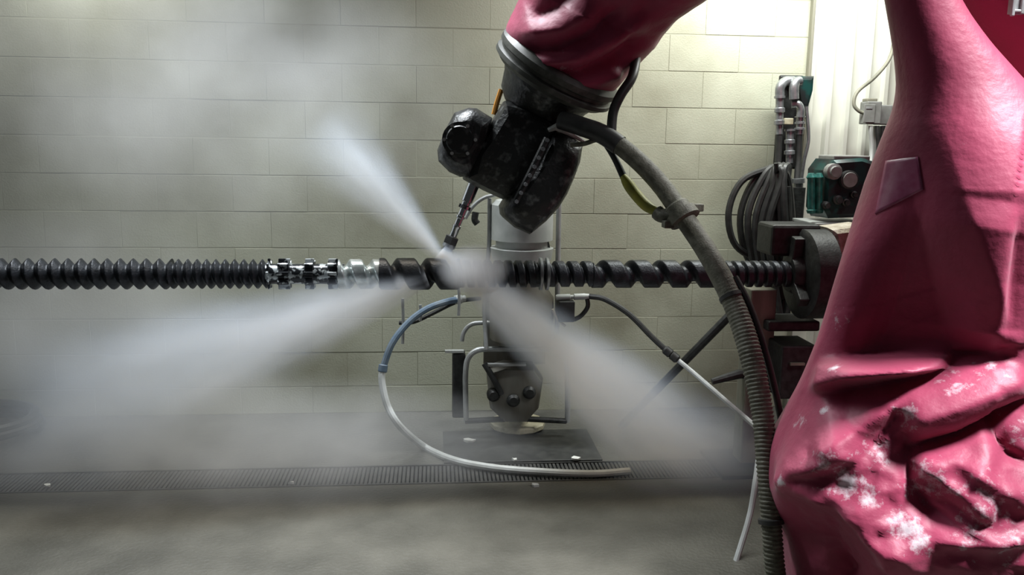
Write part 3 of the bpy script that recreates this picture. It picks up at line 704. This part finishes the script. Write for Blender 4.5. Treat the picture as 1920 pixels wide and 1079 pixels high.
# ------------------------------------------------------------------ paint flakes
fk = [(880, 828, 1.0, 'pale paint flake on the black mat left of the stand flange'), (965, 864, .5, 'small pale flake at the mat edge below the stand flange'), (1079, 862, .7, 'pale flake at the right edge of the black mat'),
      (1003, 912, .8, 'pale square flake on the floor in front of the pale hose'), (90, 913, .5, 'pale flake on the drain edge at far left'), (546, 908, .4, 'tiny pale flake on the drain edge left of the pale hose')]
for i, (px_, py_, s_, lb_) in enumerate(fk):
    rnd = random.Random(i); c = onz(px_, py_, .013 if i in (0, 1, 2) else .0); n = 7; r = .028*s_
    if py_ == 862: c = onz(px_, py_, .013)
    ring = [(c.x+math.cos(a*2*math.pi/n)*r*rnd.uniform(.6, 1.4), c.y+math.sin(a*2*math.pi/n)*r*rnd.uniform(.5, 1.1)) for a in range(n)]
    o = MB().grid([[Vector((a, b, c.z+.0002)) for a, b in ring], [Vector((a, b, c.z+.007+.006*rnd.random())) for a, b in ring]]).build('paint_flake', m_flake)
    tag(o, lb_, 'flake', 'paint flakes on the floor')

# ------------------------------------------------------------------ water spray and mist (volumes)
def volmat(name, dens, kind, L_=1, a=.02, b=.3, p=1.4, q=1.0, nz=.6, nscale=4, col=(.72, .83, 1)):
    m = bpy.data.materials.new(name); m.use_nodes = True; nt = m.node_tree; N = nt.nodes; L = nt.links
    N.remove(N['Principled BSDF']); out = N['Material Output']
    vs = N.new('ShaderNodeVolumeScatter'); vs.inputs['Color'].default_value = (*col, 1); vs.inputs['Anisotropy'].default_value = .0
    L.new(vs.outputs[0], out.inputs['Volume'])
    tc = N.new('ShaderNodeTexCoord'); O = tc.outputs['Object']
    def mth(op, x, y=None, clamp=False):
        n = N.new('ShaderNodeMath'); n.operation = op; n.use_clamp = clamp
        for i, v in enumerate((x, y)):
            if v is None: continue
            if isinstance(v, (int, float)): n.inputs[i].default_value = v
            else: L.new(v, n.inputs[i])
        return n.outputs[0]
    sp = N.new('ShaderNodeSeparateXYZ'); L.new(O, sp.inputs[0]); X, Y, Z = sp.outputs
    nn = N.new('ShaderNodeTexNoise'); nn.inputs['Scale'].default_value = nscale; nn.inputs['Detail'].default_value = 3
    if kind == 'cone':
        R = mth('ADD', mth('MULTIPLY', X, b), a)
        yr = mth('DIVIDE', Y, R); zr = mth('DIVIDE', Z, R)
        cb = N.new('ShaderNodeCombineXYZ'); L.new(mth('MULTIPLY', X, .5), cb.inputs[0]); L.new(mth('MULTIPLY', yr, .45), cb.inputs[1]); L.new(mth('MULTIPLY', zr, .45), cb.inputs[2])
        L.new(cb.outputs[0], nn.inputs['Vector'])
        rr = mth('SQRT', mth('ADD', mth('MULTIPLY', yr, yr), mth('MULTIPLY', zr, zr)))
        t = mth('POWER', mth('SUBTRACT', 1.0, rr, True), p)
        ax = mth('POWER', mth('SUBTRACT', 1.0, mth('DIVIDE', X, L_), True), q)
        d = mth('DIVIDE', mth('MULTIPLY', t, ax), mth('ADD', R, .03))
    else:
        L.new(O, nn.inputs['Vector'])
        ln = N.new('ShaderNodeVectorMath'); ln.operation = 'LENGTH'
        L.new(O, ln.inputs[0]); dv = N.new('ShaderNodeVectorMath'); dv.operation = 'DIVIDE'; dv.inputs[1].default_value = L_
        L.new(O, dv.inputs[0]); L.new(dv.outputs[0], ln.inputs[0])
        d = mth('POWER', mth('SUBTRACT', 1.0, ln.outputs['Value'], True), p)
    mr = N.new('ShaderNodeMapRange'); mr.inputs[1].default_value = .3; mr.inputs[2].default_value = .7; mr.inputs[3].default_value = 1-nz; mr.inputs[4].default_value = 1+nz
    L.new(nn.outputs[0], mr.inputs[0])
    L.new(mth('MULTIPLY', mth('MULTIPLY', d, mr.outputs[0]), dens), vs.inputs['Density'])
    return m
def spray(A, B, a, b, dens, label, **kw):
    A = Vector(A); B = Vector(B); L_ = (B-A).length; n = 24
    rows = [[Vector((x_, (a+b*x_)*math.cos(2*math.pi*k/n), (a+b*x_)*math.sin(2*math.pi*k/n))) for k in range(n)] for x_ in (0, L_*.5, L_)]
    mb = MB().grid(rows); me = bpy.data.meshes.new('water_spray'); me.from_pydata(mb.v, [], mb.f)
    bm = bmesh.new(); bm.from_mesh(me); bmesh.ops.recalc_face_normals(bm, faces=bm.faces); bm.to_mesh(me); bm.free()
    me.materials.append(volmat('spray', dens, 'cone', L_, a, b, **kw))
    o = bpy.data.objects.new('water_spray', me); C.objects.link(o)
    x = (B-A).normalized(); o.rotation_mode = 'QUATERNION'; o.rotation_quaternion = x.to_track_quat('X', 'Z'); o.location = A
    return tag(o, label, 'spray', kind='stuff')
def cloud(c, rad, dens, label, **kw):
    bm = bmesh.new(); bmesh.ops.create_icosphere(bm, subdivisions=3, radius=1)
    for v in bm.verts: v.co = Vector((v.co.x*rad[0], v.co.y*rad[1], v.co.z*rad[2]))*1.02
    me = bpy.data.meshes.new('mist_cloud'); bm.to_mesh(me); bm.free(); me.materials.append(volmat('mist', dens, 'ball', rad, col=(.86, .89, .93), **kw))
    o = bpy.data.objects.new('mist_cloud', me); C.objects.link(o); o.location = c
    return tag(o, label, 'mist', kind='stuff')
spray(at(826, 472, YS-.02), at(1440, 990, YS-.05), .05, .22, 6.5, 'white water spray fanning down to the right behind the screw', p=1.4, q=.8, nz=.75)
spray(at(800, 520, YS-.03), at(30, 800, YS-.1), .05, .27, 5.0, 'white water spray fanning down to the left under the screw', p=1.4, q=.9, nz=.75)
spray(at(832, 488, YS-.02), at(590, 225, YS+.1), .03, .30, 3.6, 'white water spray rebounding up to the left above the screw', p=1.6, q=1.0, nz=.75)
cloud(at(330, 190, 4.2), (1.5, .5, .80), .62, 'thin grey mist drifting in front of the left block wall', p=.8, nz=.9, nscale=2.2)
cloud(at(420, 860, 4.0), (1.6, .6, .42), 1.7, 'low mist hanging over the drain at the left', p=.8, nz=.7, nscale=2.5)
cloud(at(888, 505, YS-.10), (.17, .12, .12), 26, 'dense white burst of spray hiding the screw under the nozzle', p=1.2, nz=.3, nscale=6)
cloud(at(60, 600, 4.3), (1.1, .42, .62), 1.3, 'brownish grey mist below the left end of the screw', p=.8, nz=.8, nscale=2.4)
